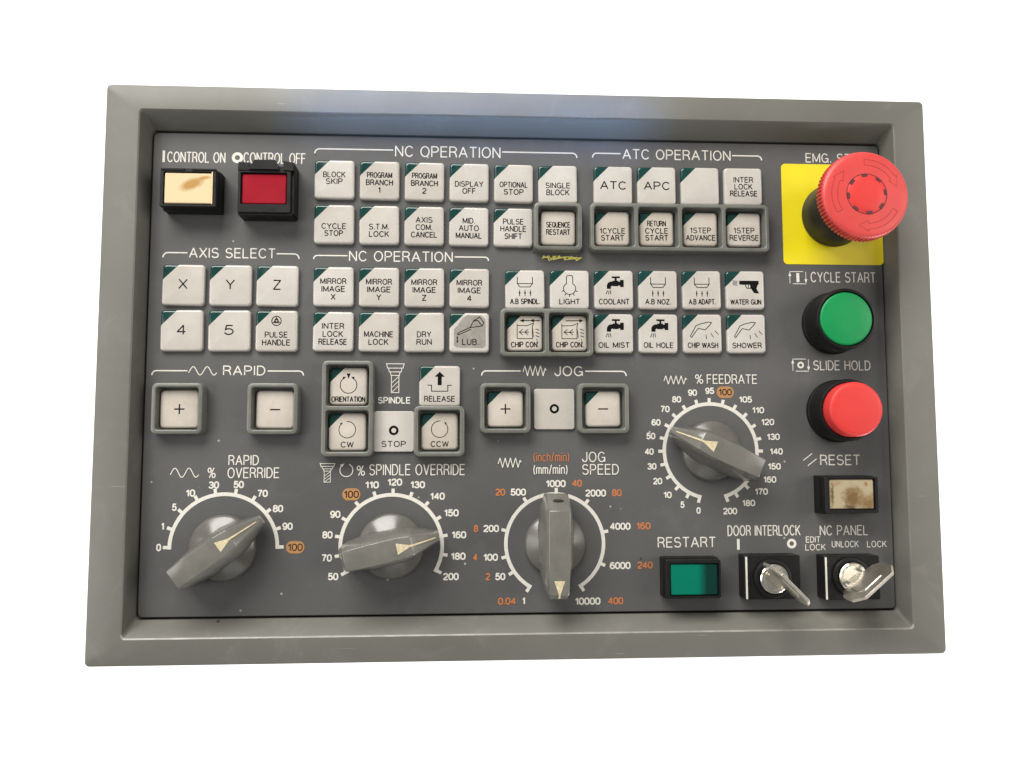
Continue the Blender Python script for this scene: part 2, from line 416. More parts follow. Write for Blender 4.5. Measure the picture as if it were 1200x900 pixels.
def caption(t, u0, u1, v0, v1, sw=.56, label=None, extra=None, mat=None):
    ink = Ink()
    um, vm = (u0 + u1) / 2, (v0 + v1) / 2
    x0, x1 = at(u0, vm)[0], at(u1, vm)[0]
    y0, y1 = at(um, v1)[1], at(um, v0)[1]
    ink.text(t, (x0 + x1) / 2, (y0 + y1) / 2, y1 - y0, x1 - x0, sw)
    if extra: extra(ink)
    return sub_print(ink, "caption", [mat or M_WHITE], label)

def bracket(ink, ua, va, ub, vb, gap0, gap1, vline):
    """rule with turned-down ends broken by the heading between gap0 and gap1"""
    xa, ya = at(ua, va); xb, yb = at(ub, vb)
    yl = at((ua + ub) / 2, vline)[1]; ye = (ya + yb) / 2
    g0, g1 = at(gap0, vline)[0], at(gap1, vline)[0]
    r = yl - ye
    ink.line([(xa, ye)] + arc(xa + r, ye, r, r, 180, 90, 8) + [(g0, yl)], .62)
    ink.line([(g1, yl)] + arc(xb - r, ye, r, r, 90, 0, 8) + [(xb, ye)], .62)

def sine(ink, u0, u1, v0, v1, sw=.42):
    x0, y0 = at(u0, v1); x1, y1 = at(u1, v0)
    ink.line([(x0 + (x1 - x0) * k / 48, (y0 + y1) / 2 + (y1 - y0) / 2 * .9 * sin(2 * pi * (2 * k / 48) - .45)) for k in range(49)], sw)
def zigzag(ink, u0, u1, v0, v1, sw=.42):
    x0, y0 = at(u0, v1); x1, y1 = at(u1, v0)
    pts = [(0, .4)]
    for k in range(4): pts += [(.08 + .225 * k, 1), (.19 + .225 * k, 0)]
    pts += [(.95, .75), (1, .55)]
    ink.line([(x0 + (x1 - x0) * a, y0 + (y1 - y0) * b) for a, b in pts], sw)
def tool(ink, u0, u1, v0, v1, sw=.36):
    x0, y0 = at(u0, v1); x1, y1 = at(u1, v0); W, H = x1 - x0, y1 - y0
    P = lambda a, b: (x0 + a * W, y1 - b * H)
    ink.line([P(0, .01), P(1, .01)], sw)
    for a, b0, b1 in ((.04, .03, .16), (.14, .16, .29), (.24, .29, .41)):
        ink.line([P(a, b0), P(a + .04, b1), P(.96 - a, b1), P(1 - a, b0)], sw)
    ink.line([P(.30, .42), P(.30, 1), P(.70, 1), P(.70, .42)], sw)
    for k in range(3): ink.line([P(.34, .66 + .16 * k), P(.66, .46 + .16 * k)], sw * .9)

def h_nc1(ink): bracket(ink, 369, 179.5, 676, 185, 460.5, 588.7, 177)
caption("NC OPERATION", 463, 586.5, 171.6, 184.6, extra=h_nc1, label="NC OPERATION heading with long rule")
caption("ATC OPERATION", 729.5, 856, 175.6, 187.6, extra=lambda i: bracket(i, 694.4, 185.5, 892.3, 186.7, 727, 858, 181.3), label="ATC OPERATION heading with rule")
caption("AXIS SELECT", 221.6, 323, 290.6, 302.6, extra=lambda i: bracket(i, 191, 301.6, 350.4, 303, 219.5, 324.5, 296.8), label="AXIS SELECT heading with rule")
caption("NC OPERATION", 409, 530.6, 294.4, 306.8, extra=lambda i: bracket(i, 367.6, 303, 572.4, 306, 407, 533, 300.4), label="NC OPERATION heading above the mirror image keys")
def h_rapid(i):
    bracket(i, 178, 439.6, 355.6, 439.6, 219.5, 314, 434.6); sine(i, 221, 254, 429.2, 440)
caption("RAPID", 261.4, 311, 428.4, 440, extra=h_rapid, label="RAPID heading with wave symbol")
def h_jog(i):
    bracket(i, 564.5, 439.8, 733.8, 440.3, 610, 686, 434.9); zigzag(i, 613, 640, 428.7, 440.3)
caption("JOG", 649.7, 683.3, 429, 440.8, extra=h_jog, label="JOG heading with zigzag symbol")
caption("SPINDLE", 443, 481, 465.2, 473, .5, extra=lambda i: tool(i, 452, 474.2, 426, 460), label="SPINDLE caption with tool holder symbol")
def sq_bar(u0, u1, v0, v1):
    def f(ink):
        x0, y0 = at(u0, v1); x1, y1 = at(u1, v0); ink.poly([(x0, y0), (x1, y0), (x1, y1), (x0, y1)])
    return f
def ring_at(ink, u, v, r, wd):
    x, y = at(u, v); ink.line(circ(r, 40, x, y), wd, True)
caption("CONTROL ON", 196, 264.3, 178, 190.6, .55, extra=sq_bar(190.3, 193.6, 176.4, 190))
caption("CONTROL OFF", 285.3, 358.4, 179, 192, .55, extra=lambda i: ring_at(i, 278.3, 184.8, 2.0, 1.45))
caption("EMG. STOP", 944, 1015, 180, 191, .5)
def ic_cs(ink, u0, u1, v0, v1, ring):
    x0, y0 = at(u0, v1); x1, y1 = at(u1, v0); W, H = x1 - x0, y1 - y0
    P = lambda a, b: (x0 + a * W, y0 + b * H)
    ink.line([P(.06, .05), P(.06, .8)], .3); ink.poly([P(-.02, .62), P(.14, .62), P(.06, .95)])
    ink.line([P(.94, .95), P(.94, .2)], .3); ink.poly([P(.86, .38), P(1.02, .38), P(.94, .05)])
    ink.line([P(.06, .97), P(.80, .97)], .34); ink.line([P(.22, .02), P(.94, .02)], .34)
    if ring: ink.line(circ(1.25, 24, *P(.5, .5)), .85, True)
    else: ink.poly([P(.42, .15), P(.58, .15), P(.58, .85), P(.42, .85)])
caption("CYCLE START", 949.9, 1026, 318.9, 331.2, .5, extra=lambda i: ic_cs(i, 924.5, 945.3, 318, 332.8, False), label="CYCLE START caption with arrow symbol")
caption("SLIDE HOLD", 953, 1020, 422.4, 434, .5, extra=lambda i: ic_cs(i, 928, 948.4, 420.4, 435.2, True), label="SLIDE HOLD caption with arrow symbol")
def slashes(ink):
    for d in (0, 5.2):
        ink.line([at(941.5 + d, 539.5 + d * 1.2), at(951.5 + d, 531.5 + d * 1.2)], .42)
caption("RESET", 961, 1008, 532.8, 545.2, .58, extra=slashes)
caption("NC PANEL", 960.5, 1017, 615.4, 627.4, .5)
caption("EDIT", 944.3, 961.3, 628.6, 635.8, .36)
caption("LOCK", 943.7, 967.6, 637.4, 645, .36)
caption("UNLOCK", 974.7, 1006.2, 633.7, 641.4, .36)
caption("LOCK", 1016, 1039, 633.7, 641.3, .36)
def dr(i): sq_bar(863.7, 866.6, 631.6, 644.2)(i); ring_at(i, 927.7, 637, 1.75, 1.25)
caption("DOOR INTERLOCK", 852.5, 938, 615.4, 627.9, .52, extra=dr)
caption("RESTART", 770.7, 838.8, 629.2, 641.6, .56)

# ------------------------------------------------------------------ dials
def dial(c, r_px, ticks, nums, a_pts, heads, label, sw=.70, cap=8.4):
    """ticks: photo points on each tick; nums: (text, u, v, kind)"""
    ink = Ink(); cx, cy = at(*c); r = r_px * px2mm()
    ang = lambda p: math.degrees(math.atan2(at(*p)[1] - cy, at(*p)[0] - cx))
    a0, a1 = ang(a_pts[0]), ang(a_pts[1])          # left end and right end
    while a0 < a1: a0 += 360
    ink.line(arc(cx, cy, r, r, a0, a1, 90), 1.75)
    angs = [ang(p) for p in ticks] + [a0 - 1.5, a1 + 1.5]
    for a in angs:
        t = math.radians(a)
        ink.line([(cx + (r - .3) * cos(t), cy + (r - .3) * sin(t)), (cx + (r + 2.75) * cos(t), cy + (r + 2.75) * sin(t))], 1.55)
    for t, u, v, k in nums:
        x, y = at(u, v); mi = {'w': 0, 'o': 1, 'p': 3}[k]
        if k == 'p':
            ink.poly(rrect(8.7, 5.8, 2.8, 8, x, y), 2)
        ones = t.count('1') ; dots = t.count('.')
        wd = (len(t) * 6.35 - .9 - ones * 1.2 - dots * 3.4) * px2mm() * cap / 8.4
        if t == '1': wd = None
        ink.text(t, x, y, cap * px2mm(), wd, sw if k != 'p' else .5, mi, gap=.2)
    for h in heads: h(ink)
    sub_print(ink, "dial_scale", [M_WHITE, M_ORANGE, M_PILL, M_INK], label)
    return cx, cy

def head(t, u0, u1, v0, v1, sw=.52, mi=0):
    def f(ink):
        um, vm = (u0 + u1) / 2, (v0 + v1) / 2
        x0, x1 = at(u0, vm)[0], at(u1, vm)[0]; y0, y1 = at(um, v1)[1], at(um, v0)[1]
        ink.text(t, (x0 + x1) / 2, (y0 + y1) / 2, y1 - y0, x1 - x0, sw, mi)
    return f
Z1 = lambda x, y: (170 + x / 4.5, 520 + y / 4.5)
C_RAPID = dial((261.9, 641.8), 60.4, [Z1(*p) for p in ((142, 452), (200, 368), (278, 302), (373, 268), (476, 268), (567, 300), (640, 362), (692, 450))],
    [("0", 186, 641.6, 'w'), ("1", 190.7, 616.7, 'w'), ("5", 204.4, 594.4, 'w'), ("10", 223.3, 577.8, 'w'), ("30", 250.7, 568.4, 'w'), ("50", 279.8, 567.8, 'w'),
     ("70", 307.8, 578.2, 'w'), ("80", 325.8, 596, 'w'), ("90", 337, 616.7, 'w'), ("100", 346, 641.3, 'p')],
    [Z1(120, 555), Z1(705, 552)],
    [head("%", 243.3, 253, 547.8, 560.4), head("RAPID", 267.8, 303.5, 533.2, 545.2), head("OVERRIDE", 266.7, 327.5, 547.8, 560.4),
     lambda i: sine(i, 199.6, 233, 548, 560)], "half circle scale 0 to 100 for RAPID OVERRIDE")
Z3 = lambda x, y: (360 + x / 4.5, 530 + y / 4.5)
def ccw_ring(i):
    x, y = at(406, 551); i.line(arc(x, y, 3.1, 3.1, 125, 425, 30), .42)
    a = math.radians(125); px_, py_ = x + 3.1 * cos(a), y + 3.1 * sin(a)
    i.poly([(px_ + .9, py_ + .7), (px_ - 1.3, py_ + .1), (px_ - .2, py_ - 1.0)])
C_SPIN = dial((458.7, 639.6), 58.2, [Z3(*p) for p in ((270, 280), (357, 225), (453, 205), (549, 222), (628, 275), (690, 348), (722, 440), (722, 540), (200, 355), (163, 445), (160, 547))],
    [("110", 436, 568.2, 'w'), ("120", 462.7, 565, 'w'), ("130", 489.5, 568, 'w'), ("140", 512.7, 581.5, 'w'), ("150", 529, 601, 'w'), ("160", 537.8, 626.7, 'w'),
     ("180", 537, 651.8, 'w'), ("200", 528.4, 675.6, 'w'), ("100", 411.8, 579.3, 'p'), ("90", 393, 602.7, 'w'), ("80", 383.8, 626.7, 'w'), ("70", 383, 653.8, 'w'), ("50", 390.4, 675.6, 'w')],
    [Z3(205, 640), Z3(688, 635)],
    [head("%", 418, 427.9, 545.3, 557.8), head("SPINDLE OVERRIDE", 432.7, 545, 543.8, 557), lambda i: tool(i, 374.4, 393, 543, 565, .3), ccw_ring],
    "scale 50 to 200 for SPINDLE OVERRIDE")
Z4 = lambda x, y: (540 + x / 4.5, 520 + y / 4.5)
C_JOG = dial((650.2, 636.8), 57.0, [Z4(*p) for p in ((503, 250), (663, 308), (762, 463), (748, 636), (265, 683), (233, 598), (232, 457), (342, 300))],
    [("1000", 651.3, 566.7, 'w'), ("40", 676.2, 566.2, 'o'), ("2000", 698, 577.8, 'w'), ("80", 722.7, 577.3, 'o'), ("4000", 726.7, 616.7, 'w'), ("160", 754, 616.2, 'o'),
     ("6000", 726.7, 662.7, 'w'), ("240", 755.8, 662.2, 'o'), ("10000", 688.7, 704.4, 'w'), ("400", 721.3, 704, 'o'), ("500", 607.3, 576.7, 'w'), ("20", 586.2, 576.7, 'o'),
     ("200", 575.6, 619.3, 'w'), ("8", 557.8, 619.3, 'o'), ("100", 575, 653, 'w'), ("4", 557, 653, 'o'), ("50", 586.2, 675.6, 'w'), ("2", 571.8, 675.6, 'o'),
     ("1", 613.8, 704, 'w'), ("0.04", 594.2, 704.4, 'o')],
    [Z4(357, 778), Z4(640, 776)],
    [head("JOG", 682, 709.4, 529.3, 541.6), head("SPEED", 682, 725.2, 543.8, 556.3), head("(inch/min)", 625, 667, 530.2, 541, .44, 1), head("(mm/min)", 625, 665, 544.6, 555.6, .48),
     lambda i: zigzag(i, 583.8, 610.7, 536.7, 547.8)], "double scale in white and orange for JOG SPEED")
Z6 = lambda x, y: (740 + x / 4.737, 430 + y / 4.737)
ft = ((431, 183), (359, 193), (290, 222), (235, 268), (192, 323), (165, 394), (156, 468), (168, 544), (200, 615), (245, 680), (308, 722), (590, 722), (650, 675), (693, 615), (718, 545),
      (727, 467), (715, 397), (683, 325), (633, 265), (575, 220), (508, 190))
C_FEED = dial((832.9, 528.4), 55.7, [Z6(*p) for p in ft],
    [("95", 831.6, 458, 'w'), ("100", 849.8, 459.6, 'p'), ("90", 811.4, 460.2, 'w'), ("80", 792.8, 468, 'w'), ("70", 779.3, 479.4, 'w'), ("60", 768.7, 495, 'w'), ("50", 762.6, 511, 'w'),
     ("40", 760.7, 529.2, 'w'), ("30", 763.9, 546.5, 'w'), ("20", 770.6, 563.8, 'w'), ("10", 782.2, 579.9, 'w'), ("5", 799.7, 591.3, 'w'), ("0", 818.5, 598.2, 'w'),
     ("200", 855.5, 598.9, 'w'), ("180", 877.2, 589.4, 'w'), ("170", 892, 576, 'w'), ("160", 901.9, 561.9, 'w'), ("150", 907.2, 546.5, 'w'), ("140", 909.5, 529, 'w'),
     ("130", 906, 511.9, 'w'), ("120", 899.4, 494.6, 'w'), ("110", 888.2, 480.7, 'w'), ("105", 873.4, 468.2, 'w')],
    [Z6(381, 745), Z6(527, 748)],
    [head("%", 814.3, 823.9, 438.6, 450), head("FEEDRATE", 828, 887, 438.8, 450), lambda i: zigzag(i, 778, 804.4, 440.6, 450.2)], "round scale 0 to 200 for FEEDRATE", .66, 7.8)

# yellow crayon scribble
ink = Ink()
for k in range(7):
    u = 637 + k * 6.2
    ink.line([at(u + random.uniform(-2, 2), 299.5 + random.uniform(0, 6)) for _ in range(4)] + [at(u + 7, 300 + random.uniform(0, 4))], random.uniform(.3, .8))
ink.line([at(638, 301), at(650, 303.5), at(664, 301), at(679, 302.5)], .5)
sub_print(ink, "crayon_scribble", [M_SCRIB], "yellow crayon scribble under the SEQUENCE RESTART key")

# ------------------------------------------------------------------ keys
def key_shell(sz, h, r, bev):
    loops = [(rrect(sz, sz, r, 6), 0), (rrect(sz, sz, r, 6), h - bev * .9)]
    for k in range(1, 5):
        t = pi / 2 * k / 4
        d = bev * (1 - cos(t))
        loops.append((rrect(sz - 2 * d, sz - 2 * d, max(r - d * .6, .3), 6), h - bev * .9 + bev * .9 * sin(t)))
    return loops
SHELL = {}
def shell(sz, h, corner, flat):
    k = (sz, h, corner, flat)
    if k in SHELL: return SHELL[k]
    out = []
    for side in ((0, 1) if corner else (0,)):
        bm = bmesh.new()
        loft(bm, key_shell(sz, h, 1.3 if flat else 1.7, .35 if flat else 1.15))
        if corner:
            # diagonal cut across the upper left corner
            co = Vector((-sz / 2 + .40 * sz, sz / 2, 0)); no = Vector((-1, 1, 0)).normalized()
            bmesh.ops.bisect_plane(bm, geom=bm.verts[:] + bm.edges[:] + bm.faces[:], plane_co=co, plane_no=no,
                                   clear_outer=(side == 0), clear_inner=(side == 1))
            bmesh.ops.holes_fill(bm, edges=[e for e in bm.edges if e.is_boundary], sides=0)
        out.append(mesh_bm(bm, "key"))
    SHELL[k] = out; return out

def push_key(cx, cy, sz, h, text, icon=None, corner=True, flat=False, worn=False, zbase=0.0, extra_label="", name_lbl=None):
    ms = shell(sz, h, corner, flat)
    lab = f"{'recessed ' if worn else ''}ivory key reading {name_lbl or ' '.join(t[0] for t in text)}" if (text or name_lbl) else "blank ivory key with green corner"
    if corner and (text or name_lbl): lab += " with green corner"
    me = ms[0]
    if worn:
        kk = (sz, h, corner, flat, 'w')
        if kk not in SHELL: c = me.copy(); c.materials.clear(); SHELL[kk] = c
        me = SHELL[kk]
    k = link("push_key", me, M_KEYW if worn else M_KEY, panel, (cx, cy, ZP + zbase), label=lab + extra_label)
    if not flat: k.rotation_euler = (random.uniform(-.008, .008), random.uniform(-.008, .008), random.uniform(-.009, .009))
    if corner: link("indicator_corner", ms[1], M_GREENC, k, (0, 0, -.3))
    if text or icon:
        ink = Ink(h + .02)
        if icon: ink.fine = 1.4; icon(ink, 0.415); ink.fine = 1.0
        for t in text:
            tx, dy, wpx = t[0], t[1], t[2]
            cap = t[3] if len(t) > 3 else 7.2
            dx = t[4] if len(t) > 4 else 0
            sw = t[5] if len(t) > 5 else .44
            ink.text(tx, dx * .415, -dy * .415, cap * .415, wpx * .415 if wpx else None, sw)
        link("legend", ink.mesh(), [M_INK, M_STICK], k, (0, 0, 0), smooth=0)
    return k

KH = 2.4          # key height above plate
def row(ends, n):
    (u0, v0), (u1, v1) = ends
    a, b = at(u0, v0, KH), at(u1, v1, KH)
    return [(a[0] + (b[0] - a[0]) * k / (n - 1), a[1] + (b[1] - a[1]) * k / (n - 1)) for k in range(n)]
SZ = 19.5
R1 = row([(391.7, 210), (653.7, 216)], 6)
T1 = [[("BLOCK", -5.75, 26.5), ("SKIP", 2.5, 20)], [("PROGRAM", -6.3, 30), ("BRANCH", 2.7, 32), ("1", 11.7, None)], [("PROGRAM", -6.6, 30), ("BRANCH", 2.5, 32), ("2", 11.7, 5)],
      [("DISPLAY", 2.2, 34), ("OFF", 10.7, 16)], [("OPTIONAL", 1.8, 34), ("STOP", 10.7, 24)], [("SINGLE", 1.5, 30), ("BLOCK", 10, 28)]]
for (x, y), t in zip(R1, T1): push_key(x, y, SZ, KH, t)
R2 = row([(391.2, 262.5), (601.5, 266.3)], 5)
T2 = [[("CYCLE", 2.5, 29), ("STOP", 11, 22)], [("S.T.M.", 2.2, 24), ("LOCK", 11, 24)], [("AXIS", -7, 20), ("COM.", 2, 20), ("CANCEL", 11, 31)],
      [("MID.", -7, 15), ("AUTO", 2, 24), ("MANUAL", 11, 31)], [("PULSE", -6.8, 25), ("HANDLE", 2, 31), ("SHIFT", 11, 21)]]
for (x, y), t in zip(R2, T2): push_key(x, y, SZ, KH, t)
R3 = row([(718.6, 217), (871.2, 218.8)], 4)
push_key(*R3[0], SZ, KH, [("ATC", 0.2, 32, 10.5, 0, .60)])
push_key(*R3[1], SZ, KH, [("APC", 0.2, 32, 10.5, 0, .60)])
push_key(*R3[2], SZ, KH, [])
push_key(*R3[3], SZ, KH, [("INTER", -8.5, 24.5), ("LOCK", 0, 22.5), ("RELEASE", 8.6, 34)], corner=False)
R4 = row([(390.5, 335.6), (550, 337.4)], 4)
for (x, y), ch in zip(R4, "XYZ4"):
    push_key(x, y, SZ, KH, [("MIRROR", -6.2, 30.5), ("IMAGE", 3, 27.5), (ch, 12.4, 5.5)])
R5 = row([(390.2, 388.4), (550, 389.7)], 4)
push_key(*R5[0], SZ, KH, [("INTER", -6.4, 26), ("LOCK", 3, 24), ("RELEASE", 12.2, 33)])
push_key(*R5[1], SZ, KH, [("MACHINE", 2.8, 34), ("LOCK", 12, 23.5)])
push_key(*R5[2], SZ, KH, [("DRY", 2.6, 17), ("RUN", 11.6, 18)])
def ic_lub(i, s):
    i.poly([(x * s, y * s) for x, y in ((-18, -15), (-18, 4), (-14, 8), (-8, 17), (-2, 21), (14, 20.5), (19, 16), (19.5, -16), (16, -18.5), (-15, -18))], 1)
    i.line([(x * s, y * s) for x, y in ((1, 6), (5, 14), (12, 18.5), (17, 12), (15, 8), (9, 7), (1, 6), (-12, 0), (-14, -2), (-13, -3), (2, 4))], .44)
    i.line([(x * s, y * s) for x, y in ((5, 14), (10, 14.5), (15, 8))], .34)
    for a in (-5, -9): i.line([(-14 * s, a * s), (-14 * s, (a - 3) * s)], .7)
push_key(*R5[3], SZ, KH, [("LUB.", 11.2, 20, 7.6, 1.5)], icon=ic_lub, extra_label=" and a worn grey oilcan label")
R6 = row([(214.5, 333.7), (324.7, 334.8)], 3)
for (x, y), (ch, wd) in zip(R6, (("X", 10.5), ("Y", 10.5), ("Z", 9.5))): push_key(x, y, SZ * 1.03, KH, [(ch, -1, wd, 12, 0, .62)])
R7 = row([(212.5, 387.2), (323.8, 387.8)], 3)
push_key(*R7[0], SZ * 1.03, KH, [("4", -.8, 10.5, 12, 0, .62)])
push_key(*R7[1], SZ * 1.03, KH, [("5", -.8, 11, 12, 0, .62)])
def ic_pulse(i, s):
    i.line(circ(5.4 * s, 30, 0, 11.8 * s), .45, True)
    i.line([(0, 15.6 * s), (-3.4 * s, 9.7 * s), (3.4 * s, 9.7 * s)], .42, True)
    i.line(circ(1.6 * s, 16, 0, 11.8 * s), .36, True)
push_key(*R7[2], SZ * 1.03, KH, [("PULSE", 4.4, 26.5), ("HANDLE", 13.6, 32.5)], icon=ic_pulse)

def P_(s, pts): return [(x * s, y * s) for x, y in pts]
def ic_nozzle(i, s):
    i.line(P_(s, ((-9, 15), (-9, 7), (9, 7), (9, 15))), .28); i.line(P_(s, ((-9, 7), (-6, 3), (6, 3), (9, 7))), .28)
    for a in (-6.5, 0, 6.5):
        i.line(P_(s, ((a, -1), (a, -8))), .26); i.poly(P_(s, ((a - 1.1, -4), (a, -6.8), (a + 1.1, -4), (a, -2))))
def ic_light(i, s):
    i.line(P_(s, [(-3.8, 7), (-3.8, 15.5), (-2.5, 17), (2.5, 17), (3.8, 15.5), (3.8, 7)]), .28)
    i.line(arc(0, 1.2 * s, 7.3 * s, 7 * s, 122, 418, 26), .28)
    for a in (200, 235, 270, 305, 340):
        t = math.radians(a); i.line([(7.6 * s * cos(t), (1.2 + 7.6 * sin(t)) * s), (10 * s * cos(t), (1.2 + 9.8 * sin(t)) * s)], .3)
def faucet(dx, dy):
    def f(i, s):
        Q = lambda pts: [((x + dx) * s, (y + dy) * s) for x, y in pts]
        i.poly(Q([(-10, 1), (-10, 5.5), (-8.5, 8.5), (-5.5, 10), (6, 10), (6, 5), (-3.5, 5), (-5, 3.5), (-5, 1)]))
        i.poly(Q([(6, 3.2), (10.5, 3.2), (10.5, 12), (6, 12)]))
        i.poly(Q([(-3, 4.2), (4, 4.2), (4, 11), (-3, 11)]))
        i.poly(Q([(-.4, 10), (2, 10), (2, 15), (-.4, 15)]))
        i.poly(Q([(-4, 14), (6, 14), (6, 16.2), (-4, 16.2)]))
        i.line(Q([(-9.2, -1), (-11, -5.5)]), .26); i.line(Q([(-7.3, -1), (-8, -5.5)]), .26); i.line(Q([(-5.6, -1), (-5.2, -5.5)]), .26)
    return f
def ic_gun(i, s):
    i.poly(P_(s, [(-7.5, 7), (-7.5, 11.5), (16.5, 11.5), (16.5, 7), (14, 6.5), (-4, 6.5)]))
    i.poly(P_(s, [(8, 8), (11, -3), (16, -2.5), (17, -4), (10.5, -3.6), (6, 3), (5.5, 7.5)]))
    i.poly(P_(s, [(9.2, 7), (15.5, 7), (13.6, 2), (16.2, -3.5), (10.8, -3.5), (7.6, 4)]))
    i.line(P_(s, [(0, 6.8), (1.2, 2.6), (6, 2.2), (7.5, 4)]), .3); i.line(P_(s, [(4, 6), (3.4, 3.6)]), .28)
    for a in (11, 9.4, 7.8, 6.2): i.line(P_(s, [(-15.5, a + .4), (-10, a - .2)]), .2)
def chip(dirn):
    def f(i, s):
        i.line(P_(s, [(-9, 11), (-9, -6.5), (9, -6.5), (9, 8), (10.5, 12), (3, 9), (-9, 9)]), .26)
        i.line(P_(s, [(9, 8), (10.5, -5)]), .22)
        for a in (-6.5, 0): i.line(P_(s, [(a + 4, 4.5), (a, 1.2), (a + 4, -2)]), .26); 
        i.line(P_(s, [(-6, 1.2), (5, 1.2)]), .26)
        for a in (5, 1, -3): i.line(P_(s, [(13, a), (17, a - 1.5)]), .26)
        i.line(P_(s, [(14, -7), (15.5, -12)]), .2)
        if dirn < 0:
            for a in (-5, 7): i.line(P_(s, [(a, 15), (a + 11, 15)]), .42); i.poly(P_(s, [(a - 1, 15), (a + 4, 17), (a + 4, 13)]))
        else:
            i.line(P_(s, [(-4, 15), (15, 15)]), .42); i.poly(P_(s, [(17, 15), (12, 17), (12, 13)]))
    return f
def ic_shower(i, s):
    i.line(P_(s, [(-15, -3), (-8, 9.5), (-2, 12), (7, 14), (11, 13.5), (9, 10.5), (3, 4.5), (-5, 6.5), (-8, 3), (-13.5, -4.5)]), .28, True)
    i.line(P_(s, [(4, -1.5), (4.6, -6.5)]), .24); i.line(P_(s, [(10, 0.5), (13, -4.5)]), .24); i.line(P_(s, [(15, 3.5), (19, -1)]), .24)
R8 = row([(615.2, 339.2), (873.6, 340.0)], 6)
for p, (t, wd, cap, ic) in zip(R8, (("A.B SPINDL.", 36, 6.8, ic_nozzle), ("LIGHT", 25, 7, ic_light), ("COOLANT", 37, 7, faucet(1.5, 0)), ("A.B NOZ.", 31.5, 6.8, ic_nozzle),
                                     ("A.B ADAPT.", 33, 6.8, ic_nozzle), ("WATER GUN", 38, 6.6, ic_gun))):
    push_key(*p, SZ, KH, [(t, 14.4, wd, cap)], icon=ic)
R9 = row([(719.5, 390.7), (875, 391.2)], 4)
for p, (t, wd, ic) in zip(R9, (("OIL MIST", 37.5, faucet(1.5, 1)), ("OIL HOLE", 36, faucet(1.5, 1)), ("CHIP WASH", 37, ic_shower), ("SHOWER", 36, ic_shower))):
    push_key(*p, SZ, KH, [(t, 14, wd, 6.9)], icon=ic)
# flat stop keys
def ic_o(dy, r=1.76):
    return lambda i, s: i.line(circ(r, 28, 0, dy * s), 1.15, True)
push_key(*at(461.4, 505.6, 1.2), 19.6, 1.2, [("STOP", 14.6, 28.5, 7.2)], icon=ic_o(1.2), corner=False, flat=True, name_lbl="STOP")
push_key(*at(649.6, 479.4, 1.2), 19.9, 1.2, [], icon=ic_o(.4), corner=False, flat=True, name_lbl="O between the JOG plus and minus keys")
push_key(*at(515.2, 452.4, KH), SZ * 1.02, KH, [("RELEASE", 15, 36, 7)], icon=lambda i, s: (
    i.poly(P_(s, [(-2.4, 1), (2.4, 1), (2.4, 11), (6, 11), (0, 17), (-6, 11), (-2.4, 11)])),
    i.line(P_(s, [(-14, 1), (-9.5, 1), (-9.5, -6), (9.5, -6), (9.5, 1), (14, 1)]), .3)))

# keys standing inside raised guards
GK = 17.2; GH = 6.2; GKH = 3.0
def guarded(c, text, icon=None, corner=True, sz=GK, lbl=None):
    x, y = at(*c, GKH); return push_key(x, y, sz, GKH, text, icon, corner, worn=True, name_lbl=lbl)
guarded((654.1, 267.3), [("SEQUENCE", -4, 29), ("RESTART", 5, 29)], corner=False)
guarded((717.6, 267.8), [("1CYCLE", 3, 31), ("START", 11.5, 28)])
guarded((769.4, 268.2), [("RETURN", -6.5, 23), ("CYCLE", 2.5, 28), ("START", 11, 28)])
guarded((820.9, 268.6), [("1STEP", 1.5, 26), ("ADVANCE", 10.5, 36)])
guarded((871.8, 269), [("1STEP", 1.2, 26), ("REVERSE", 10.3, 36)])
guarded((615, 390.4), [("CHIP CON.", 13.6, 33, 6.9)], chip(-1), sz=17.4, lbl="CHIP CON with arrows to the left")
guarded((667.3, 390.6), [("CHIP CON.", 13.6, 33, 6.9)], chip(1), sz=17.4, lbl="CHIP CON with arrow to the right")
plus = [("+", 0, 12.8, 12.8, 0, .66)]; minus = [("-", 0, 12.8, 12.8, 0, .66)]
guarded((210.2, 479.4), plus, corner=False, sz=18.2, lbl="plus under RAPID")
guarded((322.5, 480), minus, corner=False, sz=18.2, lbl="minus under RAPID")
guarded((592.2, 479.3), plus, sz=17.4, lbl="plus under JOG")
guarded((706.7, 479.3), minus, sz=17.4, lbl="minus under JOG")
def ic_orient(i, s):
    i.line(arc(0, 1.5 * s, 9.6 * s, 9.6 * s, 118, 422, 30), .28)
    i.poly(P_(s, [(-2.2, 15), (2.2, 15), (0, 8.5)]))
    for sg in (-1, 1): i.poly(P_(s, [(sg * 3, 11.2), (sg * 7.2, 11), (sg * 5.5, 8)]))
def ic_cw(sg):
    def f(i, s):
        i.line([(sg * x, y) for x, y in arc(0, 2.6 * s, 9.6 * s, 9.6 * s, 95, -222, 30)], .26)
        i.poly([(sg * x * s, y * s) for x, y in ((-5.0, 11.0), (-8.2, 10.2), (-7.0, 7.6))])
    return f
guarded((408.4, 452.7), [("ORIENTATION", 15, 39, 6.6)], ic_orient, sz=17.9)
guarded((407, 506.2), [("CW", 14.6, 15, 7)], ic_cw(1), sz=17.9)
guarded((515.2, 505.6), [("CCW", 14.6, 21, 7)], ic_cw(-1), sz=17.7)

